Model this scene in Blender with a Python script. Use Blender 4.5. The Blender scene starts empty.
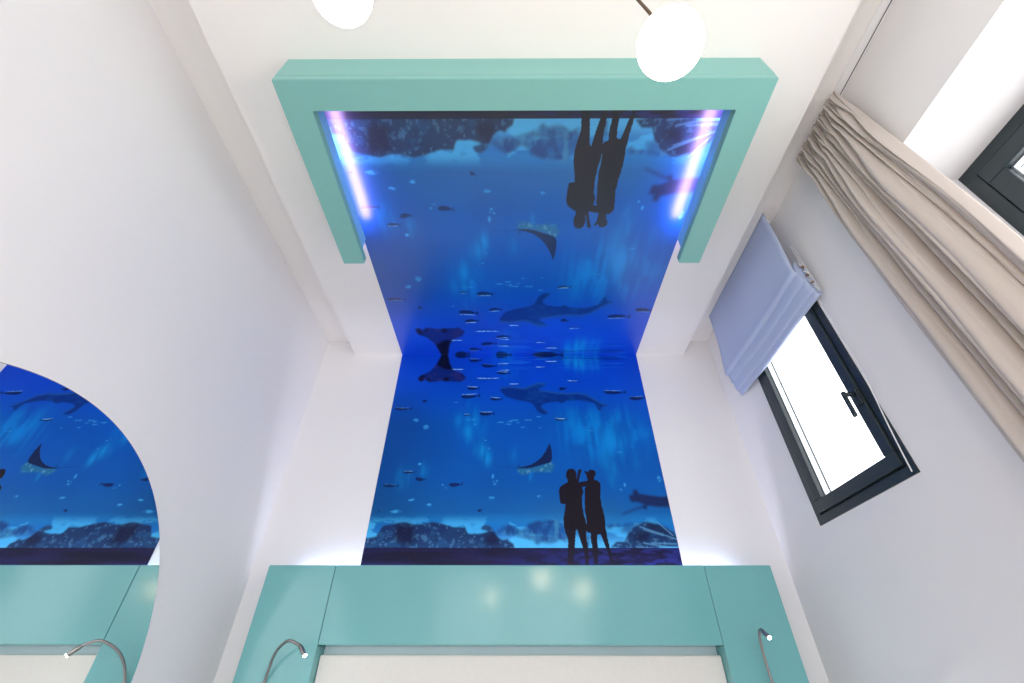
import bpy, bmesh, math
import numpy as np
from mathutils import Vector, Matrix

S = bpy.context.scene
C = S.collection
EYE = 1.2                                   # lens height above the floor (m)

# ------------------------------------------------------------ camera, world, exposure
cd = bpy.data.cameras.new('camera'); cam = bpy.data.objects.new('camera', cd); C.objects.link(cam)
cd.sensor_width = 36.0; cd.lens = 15.34; cd.clip_start = 0.02
pitch, yaw, roll = 0.6775, -0.0046, 0.0014
F = Vector((math.sin(yaw)*math.cos(pitch), math.cos(yaw)*math.cos(pitch), math.sin(pitch)))
R = Vector((math.cos(yaw), -math.sin(yaw), 0)); U = R.cross(F)
R, U = R*math.cos(roll)+U*math.sin(roll), -R*math.sin(roll)+U*math.cos(roll)
M = Matrix((R, U, -F)).transposed().to_4x4(); M.translation = (0, 0, EYE)
cam.matrix_world = M
S.camera = cam
w = bpy.data.worlds.new('daylight'); S.world = w; w.use_nodes = True
w.node_tree.nodes['Background'].inputs[0].default_value = (0.97, 0.98, 1.0, 1)
w.node_tree.nodes['Background'].inputs[1].default_value = 2.2
S.view_settings.view_transform = 'Standard'; S.view_settings.look = 'None'
S.view_settings.gamma = 1; S.view_settings.use_curve_mapping = False
S.view_settings.exposure = 0.77
S.cycles.use_denoising = True
S.cycles.max_bounces = 10; S.cycles.diffuse_bounces = 7; S.cycles.sample_clamp_indirect = 6

# room measures, metres; z counted from the floor
YB = 2.315; YR = -2.3; XL = -1.26; XR = 1.315
ZP = EYE+1.75; ZU = EYE+1.864               # lower ceiling panel, upper ceiling in the side coves
PL, PR = -1.0556, 1.1292                    # edges of the lower panel
ML, MR = -0.74, 0.8125                      # edges of the printed mural

def portal(name, loc, rot, sx, sy):
    l = bpy.data.lights.new(name, 'AREA'); l.shape = 'RECTANGLE'; l.size = sx; l.size_y = sy
    l.cycles.is_portal = True
    o = bpy.data.objects.new(name, l); o.location = loc; o.rotation_euler = rot; C.objects.link(o)
portal('daylight_portal', (XR+.32, .13, EYE+.62), (0, math.pi/2, 0), 1.7, 1.5)
portal('daylight_portal', (XR+.12, 1.66, EYE+1.0), (0, math.pi/2, 0), .9, .6)
portal('daylight_portal', (0, YR-.02, 1.3), (math.pi/2, 0, 0), 2.2, 2.6)

# ------------------------------------------------------------ helpers
def lin(c):
    return tuple((v/255/12.92 if v/255 <= .04045 else ((v/255+.055)/1.055)**2.4) for v in c)
def mat(name, col, rough=.5, metal=0, emit=None, es=0, noise=0, nscale=40, bump=0, bscale=200, spec=.5, coat=0):
    m = bpy.data.materials.new(name); m.use_nodes = True
    t = m.node_tree; b = t.nodes['Principled BSDF']
    b.inputs['Roughness'].default_value = rough; b.inputs['Metallic'].default_value = metal
    b.inputs['Specular IOR Level'].default_value = spec
    b.inputs['Coat Weight'].default_value = coat; b.inputs['Coat Roughness'].default_value = .12
    if emit: b.inputs['Emission Color'].default_value = (*emit, 1); b.inputs['Emission Strength'].default_value = es
    tc = t.nodes.new('ShaderNodeTexCoord')
    n = t.nodes.new('ShaderNodeTexNoise'); n.inputs['Scale'].default_value = nscale; n.inputs['Detail'].default_value = 4
    t.links.new(tc.outputs['Object'], n.inputs['Vector'])
    mx = t.nodes.new('ShaderNodeMix'); mx.data_type = 'RGBA'; mx.blend_type = 'MULTIPLY'
    mx.inputs['Factor'].default_value = noise
    mx.inputs['A'].default_value = (*col, 1); t.links.new(n.outputs['Fac'], mx.inputs['B'])
    t.links.new(mx.outputs['Result'], b.inputs['Base Color'])
    if bump:
        n2 = t.nodes.new('ShaderNodeTexNoise'); n2.inputs['Scale'].default_value = bscale; n2.inputs['Detail'].default_value = 3
        t.links.new(tc.outputs['Object'], n2.inputs['Vector'])
        bp = t.nodes.new('ShaderNodeBump'); bp.inputs['Strength'].default_value = bump; bp.inputs['Distance'].default_value = .002
        t.links.new(n2.outputs['Fac'], bp.inputs['Height']); t.links.new(bp.outputs['Normal'], b.inputs['Normal'])
    return m
def box(bm, x0, x1, y0, y1, z0, z1, bev=0):
    vs = [bm.verts.new((x, y, z)) for x in (x0, x1) for y in (y0, y1) for z in (z0, z1)]
    fs = [bm.faces.new([vs[i] for i in q]) for q in ((0,1,3,2),(4,6,7,5),(0,4,5,1),(2,3,7,6),(0,2,6,4),(1,5,7,3))]
    if bev:
        es = list({e for f in fs for e in f.edges})
        bmesh.ops.bevel(bm, geom=es, offset=bev, segments=2, affect='EDGES', profile=.5)
def tube(bm, pts, r, seg=10, rs=None, cap=True):
    pts = [Vector(p) for p in pts]; rings = []
    up = Vector((0, 0, 1)); prev = None
    for i, p in enumerate(pts):
        d = (pts[min(i+1, len(pts)-1)]-pts[max(i-1, 0)]).normalized()
        if prev is None:
            a = up if abs(d.dot(up)) < .9 else Vector((1, 0, 0))
            n = d.cross(a).normalized()
        else:
            n = (prev-d*prev.dot(d)).normalized()
        prev = n; b = d.cross(n); rr = rs[i] if rs else r
        rings.append([bm.verts.new(p+n*rr*math.cos(t)+b*rr*math.sin(t)) for t in [k*2*math.pi/seg for k in range(seg)]])
    for a, b in zip(rings, rings[1:]):
        for k in range(seg):
            f = bm.faces.new((a[k], a[(k+1) % seg], b[(k+1) % seg], b[k])); f.smooth = True
    if cap: bm.faces.new(rings[0][::-1]); bm.faces.new(rings[-1])
def lathe(bm, prof, seg=40, loc=(0, 0, 0), mtx=None):
    rings = []
    for r, z in prof:
        ring = []
        for k in range(seg):
            v = Vector((r*math.cos(k*2*math.pi/seg), r*math.sin(k*2*math.pi/seg), z))
            if mtx: v = mtx @ v
            ring.append(bm.verts.new(v+Vector(loc)))
        rings.append(ring)
    for a, b in zip(rings, rings[1:]):
        for k in range(seg):
            f = bm.faces.new((a[k], a[(k+1) % seg], b[(k+1) % seg], b[k])); f.smooth = True
    bm.faces.new(rings[0][::-1]); bm.faces.new(rings[-1])
def spline(ctrl, n=8):
    P = [Vector(p) for p in ctrl]; P = [2*P[0]-P[1]]+P+[2*P[-1]-P[-2]]; out = []
    for i in range(1, len(P)-2):
        for k in range(n):
            t = k/n; a, b, c, d = P[i-1:i+3]
            out.append(.5*((2*b)+(c-a)*t+(2*a-5*b+4*c-d)*t*t+(3*b-a-3*c+d)*t**3))
    out.append(P[-2]); return out
def obj(name, bm, m, parent=None, loc=(0, 0, 0)):
    bmesh.ops.recalc_face_normals(bm, faces=bm.faces)
    me = bpy.data.meshes.new(name); bm.to_mesh(me); bm.free(); me.materials.append(m)
    o = bpy.data.objects.new(name, me); C.objects.link(o)
    if parent: o.parent = parent
    else: o.location = loc
    return o
def B(name, m, parent, *boxes, bev=0):
    """one mesh made of boxes; with a parent the numbers are world metres, shifted to the parent's base"""
    bm = bmesh.new()
    off = parent.location if parent else (0, 0, 0)
    for b in boxes: box(bm, b[0]-off[0], b[1]-off[0], b[2]-off[1], b[3]-off[1], b[4]-off[2], b[5]-off[2], bev)
    return obj(name, bm, m, parent)
def tag(o, label, cat, group=None):
    o['label'] = label; o['category'] = cat
    if group: o['group'] = group
    return o
def thing(name, label, cat, loc, group=None):
    o = bpy.data.objects.new(name, None); o.empty_display_size = .1; o.location = loc; C.objects.link(o)
    return tag(o, label, cat, group)
def struct(name, m, *boxes):
    o = B(name, m, None, *boxes); o['kind'] = 'structure'; return o

# ------------------------------------------------------------ materials
plaster = mat('white_plaster', (.835, .82, .825), .7, noise=.03, nscale=3, bump=.05, bscale=500, spec=.25)
ceil_m = mat('ceiling_paint', (.84, .81, .78), .75, noise=.03, nscale=3, spec=.2)
floor_m = mat('pale_stone_floor', (.86, .84, .83), .45, noise=.1, nscale=8)
teal = mat('teal_lacquer', (.17, .45, .455), .15, noise=.03, nscale=5, spec=.45)
teal_dark = mat('teal_gap', (.05, .10, .10), .6)
teal_frame = mat('teal_ceiling_paint', (.20, .46, .42), .42, noise=.03, nscale=5)
cream = mat('cream_fabric', (.80, .78, .74), .9, noise=.08, nscale=60, bump=.2, bscale=900)
black_alu = mat('anthracite_aluminium', (.022, .035, .042), .38, noise=.1, nscale=60, spec=.5)
gasket = mat('black_gasket', (.01, .012, .014), .6)
white_pl = mat('white_plastic', (.8, .8, .8), .4)
steel = mat('brushed_steel', (.38, .36, .35), .28, 1, noise=.2, nscale=200)
alu = mat('aluminium_channel', (.75, .8, .85), .25, .6, noise=.05)
blue_lit = mat('blue_lit_channel', (.25, .58, .95), .2, noise=.05)  # blue light falling on the channel, put into its base colour
led = mat('cool_led', (.8, .8, .8), emit=(.72, .46, 1.0), es=16)
led_wall = mat('cool_led_headboard', (.8, .8, .8), emit=(.72, .74, 1.0), es=48)
globe_m = mat('opal_globe', (.9, .9, .85), .3, emit=(1.0, .76, .50), es=26)
spot_m = mat('lamp_led', (.9, .9, .9), emit=(.95, 1, 1), es=150)
cord_m = mat('brown_cord', (.10, .06, .035), .8, noise=.3, nscale=800)
glass_m = bpy.data.materials.new('window_glass'); glass_m.use_nodes = True
_t = glass_m.node_tree; _b = _t.nodes['Principled BSDF']
_tr = _t.nodes.new('ShaderNodeBsdfTransparent'); _gl = _t.nodes.new('ShaderNodeBsdfGlossy'); _gl.inputs['Roughness'].default_value = .02
_mx = _t.nodes.new('ShaderNodeMixShader'); _mx.inputs[0].default_value = .04
_t.nodes.remove(_b); _t.links.new(_tr.outputs[0], _mx.inputs[1])
_t.links.new(_gl.outputs[0], _mx.inputs[2]); _t.links.new(_mx.outputs[0], _t.nodes['Material Output'].inputs[0])
mirror_m = mat('mirror_silver', (.93, .95, .95), .0, 1)
mirror_edge = mat('mirror_edge', (.45, .5, .5), .2, .6)
def fabric(name, col, trans):
    m = mat(name, col, .85, noise=.12, nscale=500, bump=.25, bscale=1200, spec=.2)
    t = m.node_tree; b = t.nodes['Principled BSDF']; o = t.nodes['Material Output']
    tl = t.nodes.new('ShaderNodeBsdfTranslucent'); tl.inputs[0].default_value = (*col, 1)
    mx = t.nodes.new('ShaderNodeMixShader'); mx.inputs[0].default_value = trans
    t.links.new(b.outputs[0], mx.inputs[1]); t.links.new(tl.outputs[0], mx.inputs[2]); t.links.new(mx.outputs[0], o.inputs[0])
    return m
curtain_m = fabric('taupe_curtain_fabric', (.62, .56, .52), .12)
blind_m = fabric('grey_blind_fabric', (.60, .68, .90), .15)

# ------------------------------------------------------------ the room
struct('floor', floor_m, (XL-.1, XR+.1, YR-.1, YB+.1, -.1, 0))
struct('wall_back', plaster, (XL-.1, XR+.1, YB, YB+.1, 0, ZU+.1))
struct('wall_left', plaster, (XL-.1, XL, YR-.1, YB, 0, ZU+.1))
# rear wall behind the lens, with a glazed opening added to let in fill light
struct('wall_rear', plaster, (XL, -1.1, YR-.1, YR, 0, ZU+.1), (1.1, XR, YR-.1, YR, 0, ZU+.1), (-1.1, 1.1, YR-.1, YR, 2.6, ZU+.1))
W1 = (1.368, 1.955, EYE+.557, EYE+1.47)     # small window: y0 y1 z0 z1
W2 = (-.62, .868, EYE-.25, EYE+1.445)       # big window, set back in a deep reveal
T1 = .09; T2 = .30
ys = 1.2
struct('wall_right', plaster,
    (XR, XR+T2, YR-.1, W2[0], 0, ZU+.1), (XR, XR+T2, W2[1], ys, 0, ZU+.1),
    (XR, XR+T2, W2[0], W2[1], 0, W2[2]), (XR, XR+T2, W2[0], W2[1], W2[3], ZU+.1),
    (XR, XR+T1, ys, W1[0], 0, ZU+.1), (XR, XR+T1, W1[1], YB, 0, ZU+.1),
    (XR, XR+T1, W1[0], W1[1], 0, W1[2]), (XR, XR+T1, W1[0], W1[1], W1[3], ZU+.1))
struct('ceiling', ceil_m, (XL-.1, XR+.4, YR-.1, YB+.1, ZU, ZU+.1))
o = struct('ceiling_panel', ceil_m, (PL, PR, YR, YB, ZP, ZU))

# small window (anthracite, flush with the plaster)
def frame4(name, m, parent, x0, x1, y0, y1, z0, z1, t, bev=.002):
    return B(name, m, parent, (x0, x1, y0, y1, z0, z0+t), (x0, x1, y0, y1, z1-t, z1), (x0, x1, y0, y0+t, z0+t, z1-t), (x0, x1, y1-t, y1, z0+t, z1-t), bev=bev)
def window(n, X, y0, y1, z0, z1, rim, sash, label=None):
    root = bpy.data.objects.new('window_%d' % n, None); root.location = (X, (y0+y1)/2, z0); C.objects.link(root)
    root['kind'] = 'structure'
    frame4('window_frame', black_alu, root, X-.004, X+.075, y0, y1, z0, z1, rim)
    frame4('gasket', gasket, root, X+.004, X+.06, y0+rim, y1-rim, z0+rim, z1-rim, .006, 0)
    a = rim+.006
    frame4('sash', black_alu, root, X-.012, X+.05, y0+a, y1-a, z0+a, z1-a, sash, .004)
    a += sash
    frame4('glazing_bead', alu, root, X+.012, X+.034, y0+a, y1-a, z0+a, z1-a, .005, 0)
    B('pane', glass_m, root, (X+.030, X+.034, y0+a, y1-a, z0+a, z1-a))
    return root
w1 = window(1, XR, *W1, .034, .05)
def handle(root, X, y, z, sgn=-1):
    h = B('handle', black_alu, root, (X-.02, X-.012, y-.014, y+.014, z-.035, z+.035), bev=.003)
    bm = bmesh.new(); L = root.location
    tube(bm, [Vector((X-.02, y, z+.01))-L, Vector((X-.058, y, z+.01))-L], .009)
    box(bm, X-.065-L[0], X-.053-L[0], y-.008-L[1], y+.008-L[1], z-.085-L[2], z+.021-L[2], .004)
    l = obj('lever', bm, black_alu); l.parent = h
handle(w1, XR, 1.425, EYE+.875)
w2 = window(2, XR+T2-.006, *W2, .045, .06)
handle(w2, XR+T2-.006, -.55, EYE+.5)
w3 = bpy.data.objects.new('window_3', None); w3.location = (0, YR-.05, 0); C.objects.link(w3); w3['kind'] = 'structure'  # added rear glazing, unseen, lets world light fill the room
B('window_frame', black_alu, w3, (-1.1, -1.04, YR-.08, YR-.02, 0, 2.6), (1.04, 1.1, YR-.08, YR-.02, 0, 2.6), (-.03, .03, YR-.08, YR-.02, .06, 2.54), (-1.04, 1.04, YR-.08, YR-.02, 0, .06), (-1.04, 1.04, YR-.08, YR-.02, 2.54, 2.6))
B('pane', glass_m, w3, (-1.04, -.03, YR-.052, YR-.048, .06, 2.54)); B('pane', glass_m, w3, (.03, 1.04, YR-.052, YR-.048, .06, 2.54))

# outlines in the aquarium print: (share of its width, metres below the corner line)
PEOPLE = [[(.665,.862),(.649,.876),(.636,.89),(.631,.913),(.632,.944),(.634,.977),(.65,.982),(.647,1.014),(.641,1.048),(.64,1.089),(.644,1.122),(.65,1.154),(.649,1.193),(.645,1.231),(.642,1.264),(.64,1.319),(.656,1.319),(.66,1.267),(.664,1.238),(.669,1.2),(.674,1.154),(.678,1.114),(.682,1.105),(.686,1.13),(.69,1.161),(.696,1.193),(.699,1.231),(.698,1.264),(.694,1.319),(.707,1.319),(.71,1.264),(.713,1.231),(.712,1.185),(.71,1.138),(.714,1.105),(.714,1.064),(.709,1.031),(.707,.988),(.709,.94),(.716,.917),(.713,.895),(.705,.876),(.7,.862)],[(.66,.834),(.662,.806),(.671,.789),(.685,.787),(.694,.798),(.698,.82),(.695,.844),(.696,.867),(.664,.867),(.665,.853)],[(.691,.872),(.699,.83),(.705,.796),(.713,.789),(.717,.798),(.709,.827),(.703,.862)],[(.7,.864),(.744,.853),(.745,.881),(.709,.892)],[(.732,.834),(.731,.817),(.725,.808),(.728,.798),(.737,.808),(.745,.794),(.757,.793),(.766,.804),(.766,.82),(.759,.834),(.757,.858),(.735,.858)],[(.739,.853),(.765,.851),(.777,.867),(.776,.899),(.771,.944),(.772,.988),(.776,1.022),(.777,1.056),(.776,1.097),(.777,1.138),(.78,1.177),(.784,1.223),(.787,1.261),(.79,1.319),(.779,1.319),(.777,1.267),(.775,1.238),(.77,1.2),(.763,1.161),(.757,1.13),(.75,1.13),(.745,1.138),(.744,1.177),(.741,1.223),(.738,1.267),(.734,1.319),(.722,1.319),(.726,1.268),(.725,1.231),(.725,1.193),(.724,1.154),(.725,1.126),(.713,1.118),(.714,1.089),(.716,1.056),(.714,1.022),(.715,.979),(.719,.935),(.721,.899),(.728,.876)]]
RAY = [[(.479,.781),(.493,.781),(.515,.775),(.537,.766),(.56,.744),(.576,.722),(.593,.686),(.602,.657),(.608,.633),(.613,.658),(.616,.693),(.615,.728),(.609,.75),(.589,.761),(.567,.77),(.544,.781),(.522,.786),(.493,.786)]]
RAYBACK = [[(.488,.794),(.493,.81),(.507,.821),(.522,.817),(.533,.804),(.566,.806),(.609,.807),(.622,.767),(.611,.747),(.589,.761),(.567,.771),(.529,.786),(.497,.783)]]
RAYTAIL = [[(.412,.777),(.486,.783),(.486,.778),(.412,.775)],[(.49,.781),(.5,.778),(.5,.759),(.492,.768)]]
MANTA = [[(.084,.197),(.101,.216),(.119,.197),(.139,.218),(.178,.207),(.208,.213),(.261,.216),(.283,.186),(.267,.152),(.229,.129),(.21,.083),(.195,-.003),(.171,-.003),(.16,.047),(.145,.101),(.128,.135),(.102,.158),(.088,.169)]]
MANTADARK = [[(.155,.083),(.186,.118),(.223,.123),(.207,.07),(.195,-.005),(.17,-.005),(.16,.044)],[(.184,.197),(.202,.213),(.218,.191),(.198,.175)],[(.12,.207),(.136,.216),(.135,.191),(.12,.186)],[(.084,.197),(.099,.213),(.115,.169),(.099,.161)]]
SHARK = [[(.424,.285),(.444,.324),(.486,.348),(.54,.364),(.555,.382),(.569,.428),(.586,.448),(.613,.448),(.604,.423),(.582,.39),(.601,.371),(.649,.36),(.667,.373),(.686,.355),(.729,.349),(.764,.36),(.793,.371),(.805,.417),(.813,.424),(.823,.396),(.85,.393),(.826,.371),(.802,.349),(.77,.311),(.734,.295),(.691,.3),(.629,.289),(.574,.273),(.614,.229),(.576,.221),(.544,.244),(.518,.261),(.461,.248),(.424,.256)],[(.73,.344),(.765,.358),(.794,.365),(.79,.344),(.745,.317)]]
FISH = [(.372,.445,.029,.013,.5),(.406,.343,.023,.01,.6),(.303,.324,.036,.014,.6),(.313,.265,.025,.012,.8),(.044,.411,.033,.009,.3),(.126,.356,.009,.01,.0),(.256,.009,.031,.022,.0),(.315,.048,.025,.013,.3),(.376,.198,.052,.008,1.0),(.433,.149,.027,.01,.8),(.435,.082,.026,.009,1.0),(.247,.122,.027,.003,1.0),(.372,.091,.031,.015,.1),(.432,.009,.031,.019,.1),(.298,.454,.014,.005,.4),(.879,.296,.042,.013,.5),(.967,.338,.032,.014,.3),(.656,.484,.023,.008,.8),(.59,.106,.022,.006,1.0),(.639,.064,.03,.008,1.0),(.587,.021,.023,.008,1.0),(.441,.133,.023,.006,1.0),(.441,.078,.024,.006,1.0),(.72,.215,.024,.008,1.0),(.481,.235,.022,.005,1.0),(.618,.002,.066,.024,.0),(.432,-.005,.031,.022,.0),(.674,.267,.015,.012,.0),(.15,.847,.018,.011,.0),(.274,.877,.023,.012,.0),(.106,.808,.02,.008,.3),(.049,.883,.026,.008,.1),(.363,1.013,.007,.008,.0),(.026,1.018,.003,.004,.0)]
GLINT = [(.135,.955,.007,.005),(.191,.982,.012,.003),(.241,.894,.007,.004),(.231,.879,.005,.005),(.14,.761,.006,.007),(.128,.962,.009,.003),(.109,.819,.004,.003),(.412,.874,.007,.005),(.418,.856,.005,.006),(.406,.861,.003,.003),(.403,.831,.005,.013),(.387,.668,.003,.006),(.372,.617,.005,.002),(.401,.948,.012,.007),(.563,.94,.008,.006),(.598,.802,.011,.005),(.363,.606,.002,.006),(.143,.533,.013,.013),(.102,.488,.013,.01),(.314,.484,.024,.003),(.331,.515,.005,.006),(.357,.519,.004,.004),(.372,.619,.006,.002),(.248,.365,.017,.003),(.426,.502,.016,.004),(.455,.515,.015,.004),(.471,.488,.015,.003),(.491,.505,.011,.003),(.486,.488,.011,.004),(.514,.534,.012,.004),(.532,.487,.017,.004),(.573,.465,.011,.004),(.578,.538,.009,.004),(.463,.497,.014,.004),(.77,.558,.014,.003),(.86,.692,.014,.005),(.984,.846,.007,.016),(.861,.878,.005,.01),(.846,.904,.005,.005),(.129,.959,.013,.004),(.141,.759,.008,.004),(.193,.984,.009,.007),(.084,1.018,.022,.008)]
BLOB = [(.381,.729,.018,.046,.5),(.355,.671,.023,.049,.7),(.316,.61,.016,.045,.3),(.475,.694,.015,.054,.2),(.537,.835,.009,.025,.4),(.54,.81,.007,.016,.4),(.309,.565,.03,.059,.5),(.267,.489,.026,.053,.25),(.314,.48,.031,.026,.4),(.741,.566,.028,.056,.6),(.808,.601,.027,.054,.5),(.79,.529,.023,.057,.4),(.857,.5,.02,.058,.3),(.963,.565,.023,.046,.45),(.777,.452,.024,.05,.3),(.771,.057,.061,.068,.9),(.711,.044,.068,.055,.4),(.866,.617,.032,.062,.35),(.461,.154,.039,.05,.3),(.44,.038,.041,.069,.3),(.162,.809,.014,.032,.3),(.358,.686,.023,.042,.4),(.837,.64,.042,.069,.4),(.915,.754,.017,.055,.35),(.839,.809,.02,.064,.35),(.8,.743,.021,.066,.4),(.814,.862,.012,.042,.3),(.097,.83,.033,.063,.35),(.16,.787,.02,.043,.3)]
ROCK = [[(.032,1.14),(.048,1.089),(.077,1.08),(.115,1.072),(.153,1.084),(.178,1.08),(.209,1.07),(.244,1.08),(.274,1.094),(.3,1.097),(.318,1.094),(.323,1.114),(.33,1.127),(.361,1.129),(.37,1.126),(.385,1.121),(.397,1.114),(.413,1.114),(.42,1.133),(.43,1.151),(.442,1.157),(.457,1.151),(.46,1.162),(.475,1.173),(.479,1.193),(.45,1.2),(.0,1.2),(.0,1.15)],[(.369,1.106),(.397,1.115),(.411,1.106),(.393,1.086),(.377,1.089)],[(.785,1.19),(.799,1.191),(.822,1.197),(.877,1.201),(.908,1.203),(.938,1.192),(.929,1.168),(.914,1.157),(.926,1.135),(.929,1.119),(.915,1.105),(.931,1.089),(.917,1.068),(.897,1.073),(.881,1.089),(.862,1.105),(.845,1.127),(.838,1.146),(.832,1.165),(.805,1.164)],[(.853,1.135),(.863,1.098),(.904,1.07),(.922,1.072),(.964,1.091),(.996,1.121),(1.008,1.188),(.796,1.19),(.801,1.171),(.844,1.164)]]
ROCKDARK = [[(.098,1.16),(.115,1.182),(.151,1.185),(.162,1.16),(.153,1.13),(.154,1.099),(.131,1.076),(.1,1.08),(.088,1.1),(.09,1.134)],[(.858,1.164),(.888,1.168),(.917,1.146),(.922,1.127),(.899,1.119),(.872,1.127)],[(.377,1.18),(.43,1.187),(.43,1.151),(.417,1.129),(.397,1.118),(.381,1.144)],[(.903,1.08),(.947,1.08),(.996,1.126),(.96,1.117),(.912,1.108)],[(.774,1.199),(.787,1.188),(.786,1.19)]]
REEF = [[(.416,1.118),(.423,1.128),(.453,1.132),(.502,1.144),(.538,1.158),(.538,1.161),(.552,1.178),(.564,1.169),(.588,1.174),(.61,1.165),(.625,1.154),(.646,1.165),(.651,1.105),(.635,1.078),(.618,1.058),(.554,1.066),(.522,1.082),(.529,1.07),(.519,1.094),(.5,1.11),(.475,1.094),(.462,1.082),(.443,1.09)],[(.822,1.12),(.845,1.126),(.865,1.105),(.899,1.077),(.859,1.073),(.836,1.077),(.828,1.105)],[(.772,1.105),(.788,1.105),(.803,1.089),(.824,1.093),(.826,1.083),(.798,1.08),(.781,1.089)],[(.709,1.186),(.714,1.19),(.719,1.132),(.707,1.132)]]
DIVER = [[(.868,.934),(.902,.924),(.94,.934),(.978,.942),(1.031,.934),(1.021,.999),(.964,.996),(.927,.989),(.891,.969),(.872,.969)],[(.881,.912),(.899,.9),(.904,.922),(.888,.932)],[(.832,1.031),(.894,.996),(.924,.982),(.926,.994),(.896,1.004),(.839,1.034)],[(.908,.989),(.927,.986),(.921,1.01),(.909,1.004)]]
STREAK = [[(.889,1.094),(.998,1.153)],[(.9,1.108),(.958,1.135)],[(.892,1.171),(.991,1.197)],[(.948,1.07),(.989,1.135)],[(.866,1.188),(.949,1.201)],[(.917,1.171),(.995,1.175)]]
# ------------------------------------------------------------ the aquarium print (one picture on the wall, the same picture mirrored on the ceiling)
NX, NW, WL = 600, 500, 1.31
gs, gw = np.meshgrid(np.linspace(0, 1, NX), np.linspace(0, WL, NW))     # rows run down from the corner line
rng = np.random.default_rng(7)
def vnoise(fx, fy, seed):
    r = np.random.default_rng(seed).random((int(fy)+3, int(fx)+3))
    x = gs*fx; y = gw/WL*fy; i = x.astype(int); j = y.astype(int); u = x-i; v = y-j
    u = u*u*(3-2*u); v = v*v*(3-2*v)
    return (r[j, i]*(1-u)+r[j, i+1]*u)*(1-v)+(r[j+1, i]*(1-u)+r[j+1, i+1]*u)*v
def fbm(fx, fy, seed, o=4):
    a = 0; s = 0
    for k in range(o): a = a+vnoise(fx*2**k, fy*2**k, seed+k)*.5**k; s += .5**k
    return a/s
def sm(a, b, x): t = np.clip((x-a)/(b-a), 0, 1); return t*t*(3-2*t)
def blur(m, k, n=2):
    for _ in range(n):
        for ax in (0, 1):
            q = np.pad(m, [(k+1, k) if a == ax else (0, 0) for a in (0, 1)], 'edge').cumsum(ax)
            m = (np.take(q, range(2*k+1, q.shape[ax]), ax)-np.take(q, range(0, q.shape[ax]-2*k-1), ax))/(2*k+1)
    return m
def inside(poly):
    m = np.zeros(gs.shape, bool); n = len(poly)
    for k in range(n):
        x0, y0 = poly[k]; x1, y1 = poly[(k+1) % n]
        if y0 == y1: continue
        c = ((y0 > gw) != (y1 > gw)) & (gs < (x1-x0)*(gw-y0)/(y1-y0)+x0); m ^= c
    return m
def L3(c): return np.array(lin(c))
img = np.zeros((NW, NX, 3))
stops = [(0, (0, 66, 204)), (.25, (0, 76, 204)), (.5, (0, 86, 184)), (.85, (0, 88, 174)), (1.02, (10, 94, 164)), (1.10, (24, 130, 200)), (1.16, (84, 186, 236)), (1.31, (84, 186, 236))]
cs = np.array([L3(c) for _, c in stops]); ws = [s for s, _ in stops]
for k in range(3): img[..., k] = np.interp(gw, ws, cs[:, k])
img *= (1-.35*sm(.35, 0, gs)*sm(.1, .6, gw))[..., None]
img *= (.86+.28*fbm(5, 6, 3))[..., None]
def mix(mask, c, a=1.0):
    f = np.clip(mask*a, 0, 1)[..., None]; img[:] = img*(1-f)+L3(c)*f
# light shafts and plumes
st = fbm(46, 7, 21, 3)
for s, w_, rx, ry, a in BLOB:
    g = np.exp(-((gs-s)/(rx*.9))**2-((gw-w_)/(ry*.9))**2)
    mix(g*(.35+1.1*sm(.35, .75, st)), (10, 150, 222), a)
for s, w_, rx, ry, a in ((.78, .60, .10, .14, .5), (.86, .52, .06, .12, .4), (.72, .50, .06, .10, .35), (.93, .62, .05, .10, .35), (.33, .52, .035, .08, .4), (.30, .42, .03, .06, .35)):
    g = np.exp(-((gs-s)/rx)**2-((gw-w_)/ry)**2); tilt = vnoise(70, 9, 23)*.5+.5*fbm(30, 14, 25, 3)
    mix(g*(.25+1.3*sm(.40, .75, tilt)), (0, 138, 220), a)
# pale sand and current at the foot
n1 = fbm(14, 26, 31); n2 = fbm(60, 60, 41, 3); n3 = fbm(120, 100, 51, 2)
mix(sm(.50, .62, n1)*sm(1.03, 1.09, gw), (70, 180, 235), .7)
mix(sm(.56, .48, n1)*sm(1.06, 1.10, gw)*sm(1.19, 1.13, gw), (12, 100, 186), .6)
mix(sm(.9, 1.05, gw)*sm(.40, .75, gs)*sm(.95, .7, gs), (60, 130, 170), .22)
def mask(polys, j=0.0):
    m = np.zeros(gs.shape, bool)
    for p in polys: m |= inside(p)
    return m.astype(float)
rag = blur(mask(REEF), 2)
mix(rag*(.55+.6*n2), (26, 78, 140), .85); mix(rag*sm(.55, .75, fbm(70, 16, 97, 3)), (70, 150, 190), .45); mix(rag*sm(.52, .40, fbm(50, 40, 99, 3)), (14, 50, 112), .5)
mix(rag*sm(1.13, 1.155, gw)*sm(.5, .4, n2), (40, 58, 120), .6)
rk = mask(ROCK)
rk = blur(rk, 1)
mix(rk, (20, 42, 88), .96); mix(rk*sm(.50, .75, fbm(40, 50, 91)), (34, 84, 132), .55); mix(rk*sm(.62, .78, n3), (80, 140, 180), .4)
mix(blur(mask(ROCKDARK), 5), (14, 20, 56), .9)
for (a0, b0), (a1, b1) in STREAK:
    d = np.clip(((gs-a0)*(a1-a0)+(gw-b0)*(b1-b0))/((a1-a0)**2+(b1-b0)**2), 0, 1)
    r = np.hypot((gs-a0-d*(a1-a0))*1.55, gw-b0-d*(b1-b0)); mix(sm(.006, .002, r), (110, 180, 225), .35)
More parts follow.
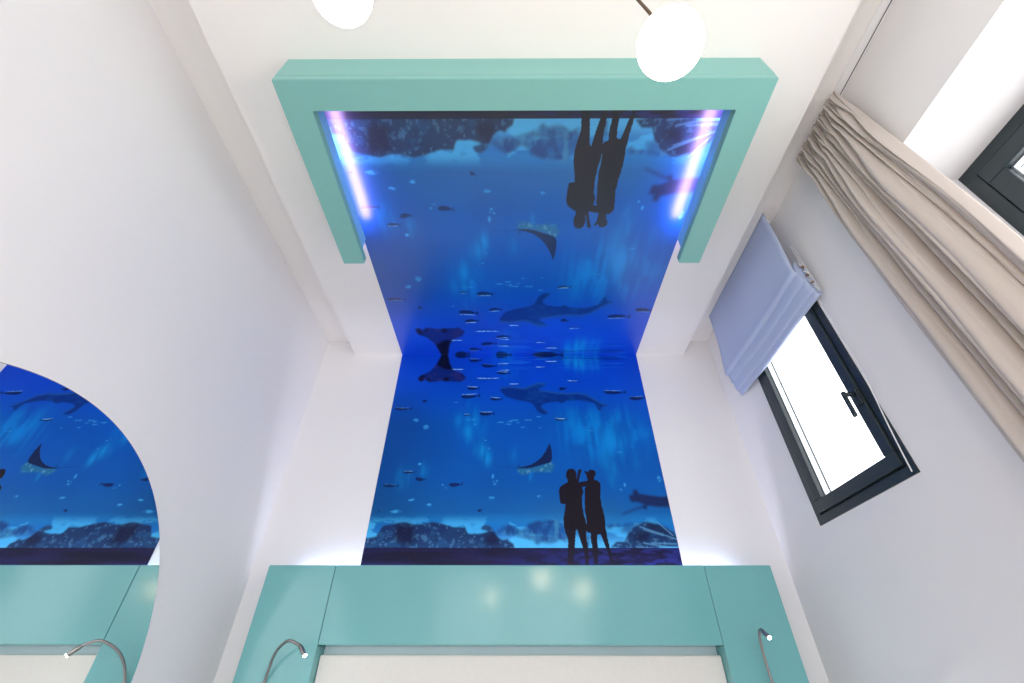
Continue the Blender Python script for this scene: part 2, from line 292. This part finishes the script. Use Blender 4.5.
# floor strip in front of the glass
fl = (gw > 1.192).astype(float)
mix(fl, (20, 18, 38), 1); mix(fl*sm(.35, .75, fbm(9, 60, 61)), (30, 26, 66), .7); mix(fl*sm(.3, .9, gs)*sm(.3, .7, fbm(30, 90, 63)), (40, 46, 120), .7)
mix(fl*sm(1.20, 1.192, gw), (8, 20, 60), .8)
# big animals
shk = blur(mask(SHARK), 1)
mix(shk, (2, 44, 118), .85); mix(shk*sm(.45, .7, fbm(24, 40, 93)), (10, 74, 158), .5)
low_side = np.clip(shk-np.roll(shk, 4, 0), 0, 1); mix(blur(low_side, 1), (40, 110, 200), .5)
mix(blur(mask(MANTA), 1), (10, 24, 84), .8); mix(blur(mask(MANTA), 1)*sm(.5, .7, fbm(40, 40, 95)), (60, 50, 110), .35); mix(blur(mask(MANTADARK), 2), (4, 6, 26), .9)
rbk = blur(mask(RAYBACK), 2)
mix(rbk, (36, 112, 150), .85); mix(rbk*sm(.58, .72, n3), (120, 190, 205), .4)
mix(mask(RAY), (12, 24, 66), .93); mix(mask(RAYTAIL), (4, 60, 130), .6)
mix(blur(mask(DIVER), 2), (20, 34, 82), .95)
# fish, pale glints
for k, (s, w_, a, b, br) in enumerate(FISH):
    bb = max(b*.85, .0035); ti = .10*math.sin(k*2.3); u = (gs-s)/a; v = (gw-w_)/bb-ti*u*3+.35*(u*u-.3)
    body = sm(1.3, .7, (u*1.15+.12)**2+v*v*(1+.5*np.clip(u, -1, 1))); tail = ((u > .72) & (u < 1.1) & (np.abs(v) < (u-.62)*2.4)).astype(float)
    dark = (4, 30, 84) if br < .9 else (6, 66, 158)
    mix(np.maximum(body, blur(tail, 1, 1)*.8), dark, .92 if br < .9 else .5)
    if br > 0:
        q = np.abs(v+1.15+.25*math.sin(k))*bb
        mix(sm(.0042, .001, q)*sm(1.0, .5, np.abs(u+.1))*(.4+.6*sm(.35, .6, n3)), (160, 225, 250), br)
for s, w_, a, b in GLINT:
    q = ((gs-s)/a)**2+((gw-w_)/(b*1.2))**2; mix(sm(1.3, .2, q)*(.3+.9*sm(.35, .6, n3)), (60, 165, 225), .6)
# ripples under the surface
rp = sm(.55, .68, fbm(10, 110, 71, 2))
mix(rp*sm(.16, .02, gw)*sm(.35, .5, gs)*sm(.99, .9, gs), (30, 130, 235), .55)
mix(sm(.6, .7, fbm(9, 120, 81, 2))*sm(.14, .02, gw)*sm(.5, .6, gs)*sm(.98, .9, gs), (0, 42, 130), .5)
# the two visitors in silhouette
mix(mask(PEOPLE), (26, 20, 32), 1)
img = np.clip(img, 0, 1)

me = bpy.data.meshes.new('aquarium_print')
co = np.zeros((NW*NX, 3), np.float32); co[:, 0] = (gs*(MR-ML)).ravel(); co[:, 2] = -gw.ravel()
ii = np.arange(NW*NX).reshape(NW, NX)
quads = np.stack([ii[:-1, :-1], ii[1:, :-1], ii[1:, 1:], ii[:-1, 1:]], -1).reshape(-1, 4)
me.vertices.add(len(co)); me.vertices.foreach_set('co', co.ravel())
me.loops.add(quads.size); me.loops.foreach_set('vertex_index', quads.ravel().astype(np.int32))
me.polygons.add(len(quads)); me.polygons.foreach_set('loop_start', np.arange(0, quads.size, 4, dtype=np.int32))
me.update(calc_edges=True)
ca = me.color_attributes.new('print', 'FLOAT_COLOR', 'POINT')
ca.data.foreach_set('color', np.concatenate([img.reshape(-1, 3), np.ones((NW*NX, 1))], 1).astype(np.float32).ravel())
def print_mat(name, rough, spec, gain, sat=1.0):
    m = bpy.data.materials.new(name); m.use_nodes = True; t = m.node_tree; b = t.nodes['Principled BSDF']
    a = t.nodes.new('ShaderNodeVertexColor'); a.layer_name = 'print'
    h = t.nodes.new('ShaderNodeHueSaturation'); h.inputs['Saturation'].default_value = sat; h.inputs['Value'].default_value = gain
    t.links.new(a.outputs['Color'], h.inputs['Color']); t.links.new(h.outputs['Color'], b.inputs['Base Color'])
    b.inputs['Roughness'].default_value = rough; b.inputs['Specular IOR Level'].default_value = spec
    return m
me.materials.append(print_mat('printed_wallpaper', .5, .12, 1.0))
mural_w = bpy.data.objects.new('wall_mural', me); C.objects.link(mural_w); mural_w.location = (ML, YB-.002, ZP-.001)
tag(mural_w, 'blue aquarium picture on the back wall above the teal headboard, two standing silhouettes upright', 'mural')
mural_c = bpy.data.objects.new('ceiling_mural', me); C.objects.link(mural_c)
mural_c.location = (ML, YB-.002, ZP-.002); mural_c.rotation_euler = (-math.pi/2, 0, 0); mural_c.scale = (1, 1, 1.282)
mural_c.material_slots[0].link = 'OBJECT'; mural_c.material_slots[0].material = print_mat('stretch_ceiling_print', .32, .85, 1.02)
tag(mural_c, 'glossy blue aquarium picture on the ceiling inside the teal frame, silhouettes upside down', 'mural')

# ------------------------------------------------------------ teal U frame hung under the ceiling
FX0, FX1, FY0, FY1, FZ = -.797, .872, .576, 1.367, EYE+1.57
ix0, ix1, iy = -.697, .772, .674
fr = thing('ceiling_frame', 'teal three-sided frame fixed under the ceiling around the far end of the blue picture', 'ceiling frame', ((FX0+FX1)/2, FY0, FZ))
bm = bmesh.new(); L = fr.location
def prism(bm, poly, z0, z1, L, bev=0):
    a = [bm.verts.new((x-L[0], y-L[1], z0-L[2])) for x, y in poly]; b = [bm.verts.new((x-L[0], y-L[1], z1-L[2])) for x, y in poly]
    n = len(a); fs = [bm.faces.new(a[::-1]), bm.faces.new(b)]+[bm.faces.new((a[k], a[(k+1) % n], b[(k+1) % n], b[k])) for k in range(n)]
    if bev: bmesh.ops.bevel(bm, geom=list({e for f in fs for e in f.edges}), offset=bev, segments=2, affect='EDGES')
prism(bm, [(FX0, FY0), (FX1, FY0), (FX1, FY1), (ix1+.006, FY1), (ix1, FY1-.008), (ix1, iy), (ix0, iy), (ix0, FY1-.008), (ix0-.006, FY1), (FX0, FY1)], FZ, FZ+.035, L, .002)
obj('frame_board', bm, teal_frame, fr)
B('fascia', teal_frame, fr, (FX0, FX1, FY0, FY0+.02, FZ+.035, ZP))
B('side_fascia', teal_frame, fr, (FX0, FX0+.02, FY0+.02, FY1-.02, FZ+.035, ZP))
B('side_fascia', teal_frame, fr, (FX1-.02, FX1, FY0+.02, FY1-.02, FZ+.035, ZP))
for s, x in ((1, ix0), (-1, ix1)):
    c = B('led_channel', blue_lit, fr, (min(x, x-s*.05), max(x, x-s*.05), iy+.0, 1.30, FZ+.035, FZ+.098))
    l = B('led_strip', led, None, (min(x-s*.004, x-s*.046), max(x-s*.004, x-s*.046), iy+.01, 1.29, FZ+.090, FZ+.0985))
    l.parent = c; l.location = -fr.location

# ------------------------------------------------------------ headboard
HY = 2.18; HT = EYE+.451
hb = thing('headboard', 'glossy teal headboard framing a cream panel at the back wall', 'headboard', (.024, HY, 0))
def rb(name, m, x0, x1, y0, y1, z0, z1, r=.01):
    bm = bmesh.new(); L = hb.location; box(bm, x0-L[0], x1-L[0], y0-L[1], y1-L[1], z0-L[2], z1-L[2], .003)
    return obj(name, bm, m, hb)
rb('side_pillar', teal, -1.112, -.8095, HY, HY+.10, 0, HT)
rb('side_pillar', teal, .8615, 1.161, HY, HY+.10, 0, HT)
rb('top_beam', teal, -.8075, .8595, HY-.001, HY+.10, EYE+.152, HT)
for x in (-.8095, .8595): B('gap_filler', teal_dark, hb, (x, x+.002, HY+.004, HY+.1, EYE+.15, HT-.003))
B('back_board', mat('shade_toned_board', (.66, .78, .82), .6), hb, (-.8075, .8595, HY+.09, HY+.099, 0, EYE+.152))  # grey-blue tone paints the shaded band above the cream panel
B('cream_panel', cream, hb, (-.8075, .8595, HY+.05, HY+.09, .3, EYE+.122), bev=.006)
B('led_strip', led_wall, hb, (-1.0, 1.04, HY+.108, HY+.118, HT-.052, HT-.048))
B('led_holder', alu, hb, (-1.0, 1.04, HY+.10, HY+.12, HT-.056, HT-.052))

# ------------------------------------------------------------ gooseneck reading lamps on the pillars
def reading_lamp(label, ctrl, tip_dir, base):
    t = thing('reading_lamp', label, 'lamp', base, 'reading lamps on the headboard')
    L = Vector(base)
    bm = bmesh.new(); lathe(bm, [(.024, .0005), (.026, .004), (.026, .012), (.022, .018), (.004, .019)], 24, mtx=Matrix.Rotation(math.pi/2, 4, 'X'))
    obj('mount', bm, steel, t)
    pts = spline([Vector(c)-L for c in ctrl], 14)
    bm = bmesh.new(); rs = [.0052+.0006*(i % 2) for i in range(len(pts))]
    tube(bm, pts, .005, 10, rs); obj('gooseneck', bm, steel, t)
    e = pts[-1]; d = Vector(tip_dir).normalized()
    bm = bmesh.new(); tube(bm, [e-d*.012, e, e+d*.034, e+d*.037], .008, 18, [.0055, .0085, .0085, .0075]); h = obj('lamp_head', bm, steel, t)
    bm = bmesh.new(); tube(bm, [e+d*.0372, e+d*.039], .005, 16, [.0062, .0062]); o = obj('light_source', bm, spot_m); o.parent = h
    sp = bpy.data.lights.new('reading_beam', 'SPOT'); sp.energy = .5; sp.spot_size = 1.4; sp.shadow_soft_size = .006; sp.color = (.9, 1, 1)
    so = bpy.data.objects.new('reading_beam', sp); so.parent = h; so.location = e+d*.041
    so.rotation_euler = d.to_track_quat('-Z', 'Y').to_euler(); C.objects.link(so)
    return t
reading_lamp('slim steel gooseneck reading lamp arching over the left pillar of the teal headboard',
    [(-.965, HY-.019, EYE-.28), (-.972, 2.135, EYE-.20), (-.99, 2.169, EYE-.06), (-.978, 2.166, EYE+.04), (-.948, 2.12, EYE+.118), (-.892, 2.07, EYE+.156), (-.845, 2.06, EYE+.147), (-.825, 2.057, EYE+.135)],
    (.62, -.2, -.62), (-.965, HY, EYE-.28))
reading_lamp('slim steel gooseneck reading lamp on the right pillar, its bright head pointing into the room',
    [(1.0, HY-.019, EYE-.28), (1.005, 2.13, EYE-.18), (1.003, 2.14, EYE-.05), (.99, 2.13, EYE+.06), (.982, 2.11, EYE+.15), (.980, 2.085, EYE+.192), (.983, 2.065, EYE+.190)],
    (.12, -.75, -.62), (1.0, HY, EYE-.28))

# ------------------------------------------------------------ pendants
def pendant(label, x, y, z, r):
    t = thing('pendant_lamp', label, 'lamp', (x, y, ZP), 'globe pendants hanging from the ceiling')
    bm = bmesh.new(); lathe(bm, [(r*math.sin(a), z-ZP-r*math.cos(a)) for a in [max(.03, min(math.pi-.03, k*math.pi/28)) for k in range(29)]], 40)
    obj('globe', bm, globe_m, t)
    bm = bmesh.new(); lathe(bm, [(.009, z-ZP+r-.003), (.009, z-ZP+r+.012), (.004, z-ZP+r+.018)], 20); obj('cord_grip', bm, cord_m, t)
    top = z+r+.015-ZP
    bm = bmesh.new(); tube(bm, spline([(0, 0, top), (.0, 0, top+.08), (-.010, .0, top+.25), (-.004, 0, top+.5), (0, 0, -.02)], 8), .0028, 10); obj('cord', bm, cord_m, t)
    bm = bmesh.new(); lathe(bm, [(.045, 0), (.045, -.018), (.04, -.022), (.006, -.024)], 30); obj('ceiling_rose', bm, white_pl, t)
pendant('glowing opal globe pendant cut by the top picture edge, left of the other one', -.197, .138, EYE+.628, .034)
pendant('glowing opal globe pendant on a brown cord, in full view before the teal frame', .235, .231, EYE+.757, .048)
pendant('glowing opal globe pendant out of view, seen only as the rightmost glow on the headboard', .601, .05, EYE+.694, .048)

# ------------------------------------------------------------ round mirror on the left wall
mc = Vector((XL-.0008, 1.099, EYE-.048)); mr = thing('round_mirror', 'large round frameless mirror on the left wall reflecting the blue picture', 'mirror', mc)
rot = Matrix.Rotation(math.pi/2, 4, 'Y')
bm = bmesh.new(); lathe(bm, [(.716, .0), (.7185, .0005), (.7185, .004), (.7165, .0048)], 180, mtx=rot); obj('mirror_rim', bm, mirror_edge, mr)
bm = bmesh.new(); vs = [bm.verts.new((.0054, .7165*math.cos(a), .7165*math.sin(a))) for a in [k*2*math.pi/180 for k in range(180)]]
vb = [bm.verts.new((.0049, v.co.y, v.co.z)) for v in vs]; bm.faces.new(vs); bm.faces.new(vb[::-1])
for k in range(180): bm.faces.new((vs[k-1], vb[k-1], vb[k], vs[k]))
obj('mirror_glass', bm, mirror_m, mr)

# ------------------------------------------------------------ roman blind over the small window
rbn = thing('roman_blind', 'grey roman blind half raised over the small dark-framed window on the right wall', 'blind', (1.245, 1.70, ZU))
L = rbn.location
def sheet(bm, prof, y0f, y1f, th=.0025, n=26):
    """profile (x,z) swept along y; the ends may shift with height"""
    def row(y01, off):
        out = []
        for i, (x, z) in enumerate(prof):
            a = prof[max(i-1, 0)]; b = prof[min(i+1, len(prof)-1)]; d = Vector((b[0]-a[0], b[1]-a[1])).normalized()
            y = y0f(z)+(y1f(z)-y0f(z))*y01
            wv = .004*math.sin(y01*7+z*9)*min(1, (EYE+1.82-z)*6)
            out.append(bm.verts.new((x+wv+d.y*off-L[0], y-L[1], z-d.x*off-L[2])))
        return out
    A = [row(k/n, 0) for k in range(n+1)]; Bq = [row(k/n, th) for k in range(n+1)]
    m = len(prof)
    for k in range(n):
        for i in range(m-1):
            for Q, fl in ((A, 0), (Bq, 1)):
                f = bm.faces.new((Q[k][i], Q[k+1][i], Q[k+1][i+1], Q[k][i+1])); f.smooth = True
    for k in range(n):
        bm.faces.new((A[k][0], A[k+1][0], Bq[k+1][0], Bq[k][0])); bm.faces.new((A[k][-1], A[k+1][-1], Bq[k+1][-1], Bq[k][-1]))
    for i in range(m-1):
        bm.faces.new((A[0][i], A[0][i+1], Bq[0][i+1], Bq[0][i])); bm.faces.new((A[-1][i], A[-1][i+1], Bq[-1][i+1], Bq[-1][i]))
yn = lambda z: 1.298+.006*(EYE+1.82-z)
yf = lambda z: 2.066+.035*sm1((EYE+1.82-z)/.5)
def sm1(t): t = max(0, min(1, t)); return t*t*(3-2*t)
def arc(cx, cz, r, a0, a1, n=8): return [(cx+r*math.cos(math.radians(a0+(a1-a0)*k/n)), cz+r*math.sin(math.radians(a0+(a1-a0)*k/n))) for k in range(n+1)]
z = EYE
bm = bmesh.new()
sheet(bm, [(1.245, z+1.862)]+[(1.245-.0015*k, z+1.84-.05*k) for k in range(8)]+[(1.232, z+1.455)]+arc(1.245, z+1.445, .014, 180, 340)+[(1.258, z+1.50)], yn, yf)
obj('fabric_panel', bm, blind_m, rbn)
for x0, zb, r, hh in ((1.264, 1.392, .011, .10), (1.277, 1.340, .010, .13), (1.286, 1.308, .007, .15)):
    bm = bmesh.new(); sheet(bm, [(x0-r+.004, z+zb+hh)]+[(x0-r-.001*k, z+zb+hh*(1-k/4)) for k in (1, 2, 3)]+arc(x0, z+zb, r, 180, 350)+[(x0+r, z+zb+hh*.9)], yn, yf)
    obj('fold', bm, blind_m, rbn)
B('headrail', white_pl, rbn, (1.249, 1.285, 1.33, 2.05, ZU-.03, ZU), bev=.003)
bm = bmesh.new()
for dx, y in ((1.272, 1.292), (1.280, 1.290)):
    tube(bm, [Vector((dx, y, z+1.60))-L, Vector((dx, y, z+1.43))-L, Vector((dx+.002, y-.002, z+1.31))-L], .0016, 6)
for k, (zz) in enumerate((1.45, 1.40, 1.35, 1.31)):
    tube(bm, [Vector((1.262, 1.292, z+zz+.03))-L, Vector((1.258+.012*(k % 2), 1.286, z+zz+.012))-L, Vector((1.280, 1.294, z+zz))-L], .0022, 6)
obj('lift_cord', bm, white_pl, rbn)
ring_m = mat('brass_brown', (.25, .14, .07), .4, .5)
for zz in (1.425, 1.375, 1.33):
    bm = bmesh.new(); lathe(bm, [(.004, -.003), (.007, -.003), (.007, .003), (.004, .003)], 14, loc=Vector((1.268, 1.290, z+zz+.03))-L, mtx=Matrix.Rotation(math.pi/2, 4, 'X'))
    obj('cord_ring', bm, ring_m, rbn)
bm = bmesh.new()
tube(bm, [v-L for v in spline([(1.285, 1.30, z+1.5), (1.29, 1.305, z+1.42), (1.295, 1.335, z+1.29), (1.292, 1.337, z+1.1), (1.292, 1.333, z+.955), (1.292, 1.345, z+.83), (1.292, 1.356, z+.74), (1.292, 1.366, z+.64), (1.292, 1.372, z+.56)], 10)], .0022, 6)
obj('pull_chain', bm, white_pl, rbn)

# ------------------------------------------------------------ curtain bunched beside the big window
tr = B('curtain_track', white_pl, None, (1.272, 1.3145, -1.2, 1.02, ZU-.003, ZU))
sl = B('track_slot', gasket, None, (1.3035, 1.3065, -1.2, 1.02, ZU-.0042, ZU-.0028)); sl.parent = tr
tag(tr, 'slim white curtain track along the ceiling edge above the large window', 'curtain track')
cu = thing('curtain', 'long taupe pleated curtain bunched at the side of the large window', 'curtain', (1.26, .88, 0))
L = cu.location
bm = bmesh.new(); nu, nz = 480, 110; ztop, zbot = EYE+1.845, .03
rngc = np.random.default_rng(5)
nf = 6; ph = rngc.uniform(-.5, .5, nf+1); am = rngc.uniform(.65, 1.15, nf+1)
cuts = [0, .13, .19, .42, .48, .72, .79, 1.0]       # grooves between the long folds, uneven widths
amp = [.6, .35, 1.1, .45, 1.15, .5, .8]
def fold(u, low):
    for i in range(len(cuts)-1):
        if u <= cuts[i+1]:
            t = (u-cuts[i])/(cuts[i+1]-cuts[i]); return amp[i]*math.sin(math.pi*t)**.65
    return 0
grid = []
for j in range(nz+1):
    v = j/nz; zz = ztop+(zbot-ztop)*(v**1.4)
    d = ztop-zz; low = sm1((d-.06)/.55); head = 1-sm1((d-.07)/.12)
    y0 = .722-.028*sm1(d/1.0); y1 = .996+.036*sm1(d/.9)
    row = []
    for i in range(nu+1):
        u = i/nu
        uu = u+.008*math.sin(u*31+1)
        pin = abs(math.sin(math.pi*uu*24))**.7*(.7+.3*math.sin(u*41))
        sub = abs(math.sin(math.pi*(uu*13+.15*math.sin(d*9+u*20))))**.8
        ret = min(1, u/.07)                                 # flat return by the window side
        tape = 1-.55*(1-sm1((d-.012)/.02))                  # heading tape at the very top
        mid = sm1((d-.06)/.10)*(1-.85*sm1((d-.20)/.55))
        x = 1.276-ret*(.034*head*tape*pin+.036*mid*sub)-.050*low*fold(u, low)-.012*head
        y = y0+(y1-y0)*u+.006*low*math.sin(u*40+2*d)*ret*(1-u)
        row.append(bm.verts.new((x-L[0], y-L[1], zz-L[2])))
    grid.append(row)
for a, b in zip(grid, grid[1:]):
    for i in range(nu): f = bm.faces.new((a[i], a[i+1], b[i+1], b[i])); f.smooth = True
co_ = obj('curtain_fabric', bm, curtain_m, cu)
md = co_.modifiers.new('thick', 'SOLIDIFY'); md.thickness = .0018
for k in range(7):
    bm = bmesh.new(); y = .745+k*.042; tube(bm, [Vector((1.27, y, ztop-.03))-L, Vector((1.279, y, ztop-.01))-L, Vector((1.28, y, ZU-.012))-L], .0022, 6)
    obj('curtain_hook', bm, white_pl, cu)
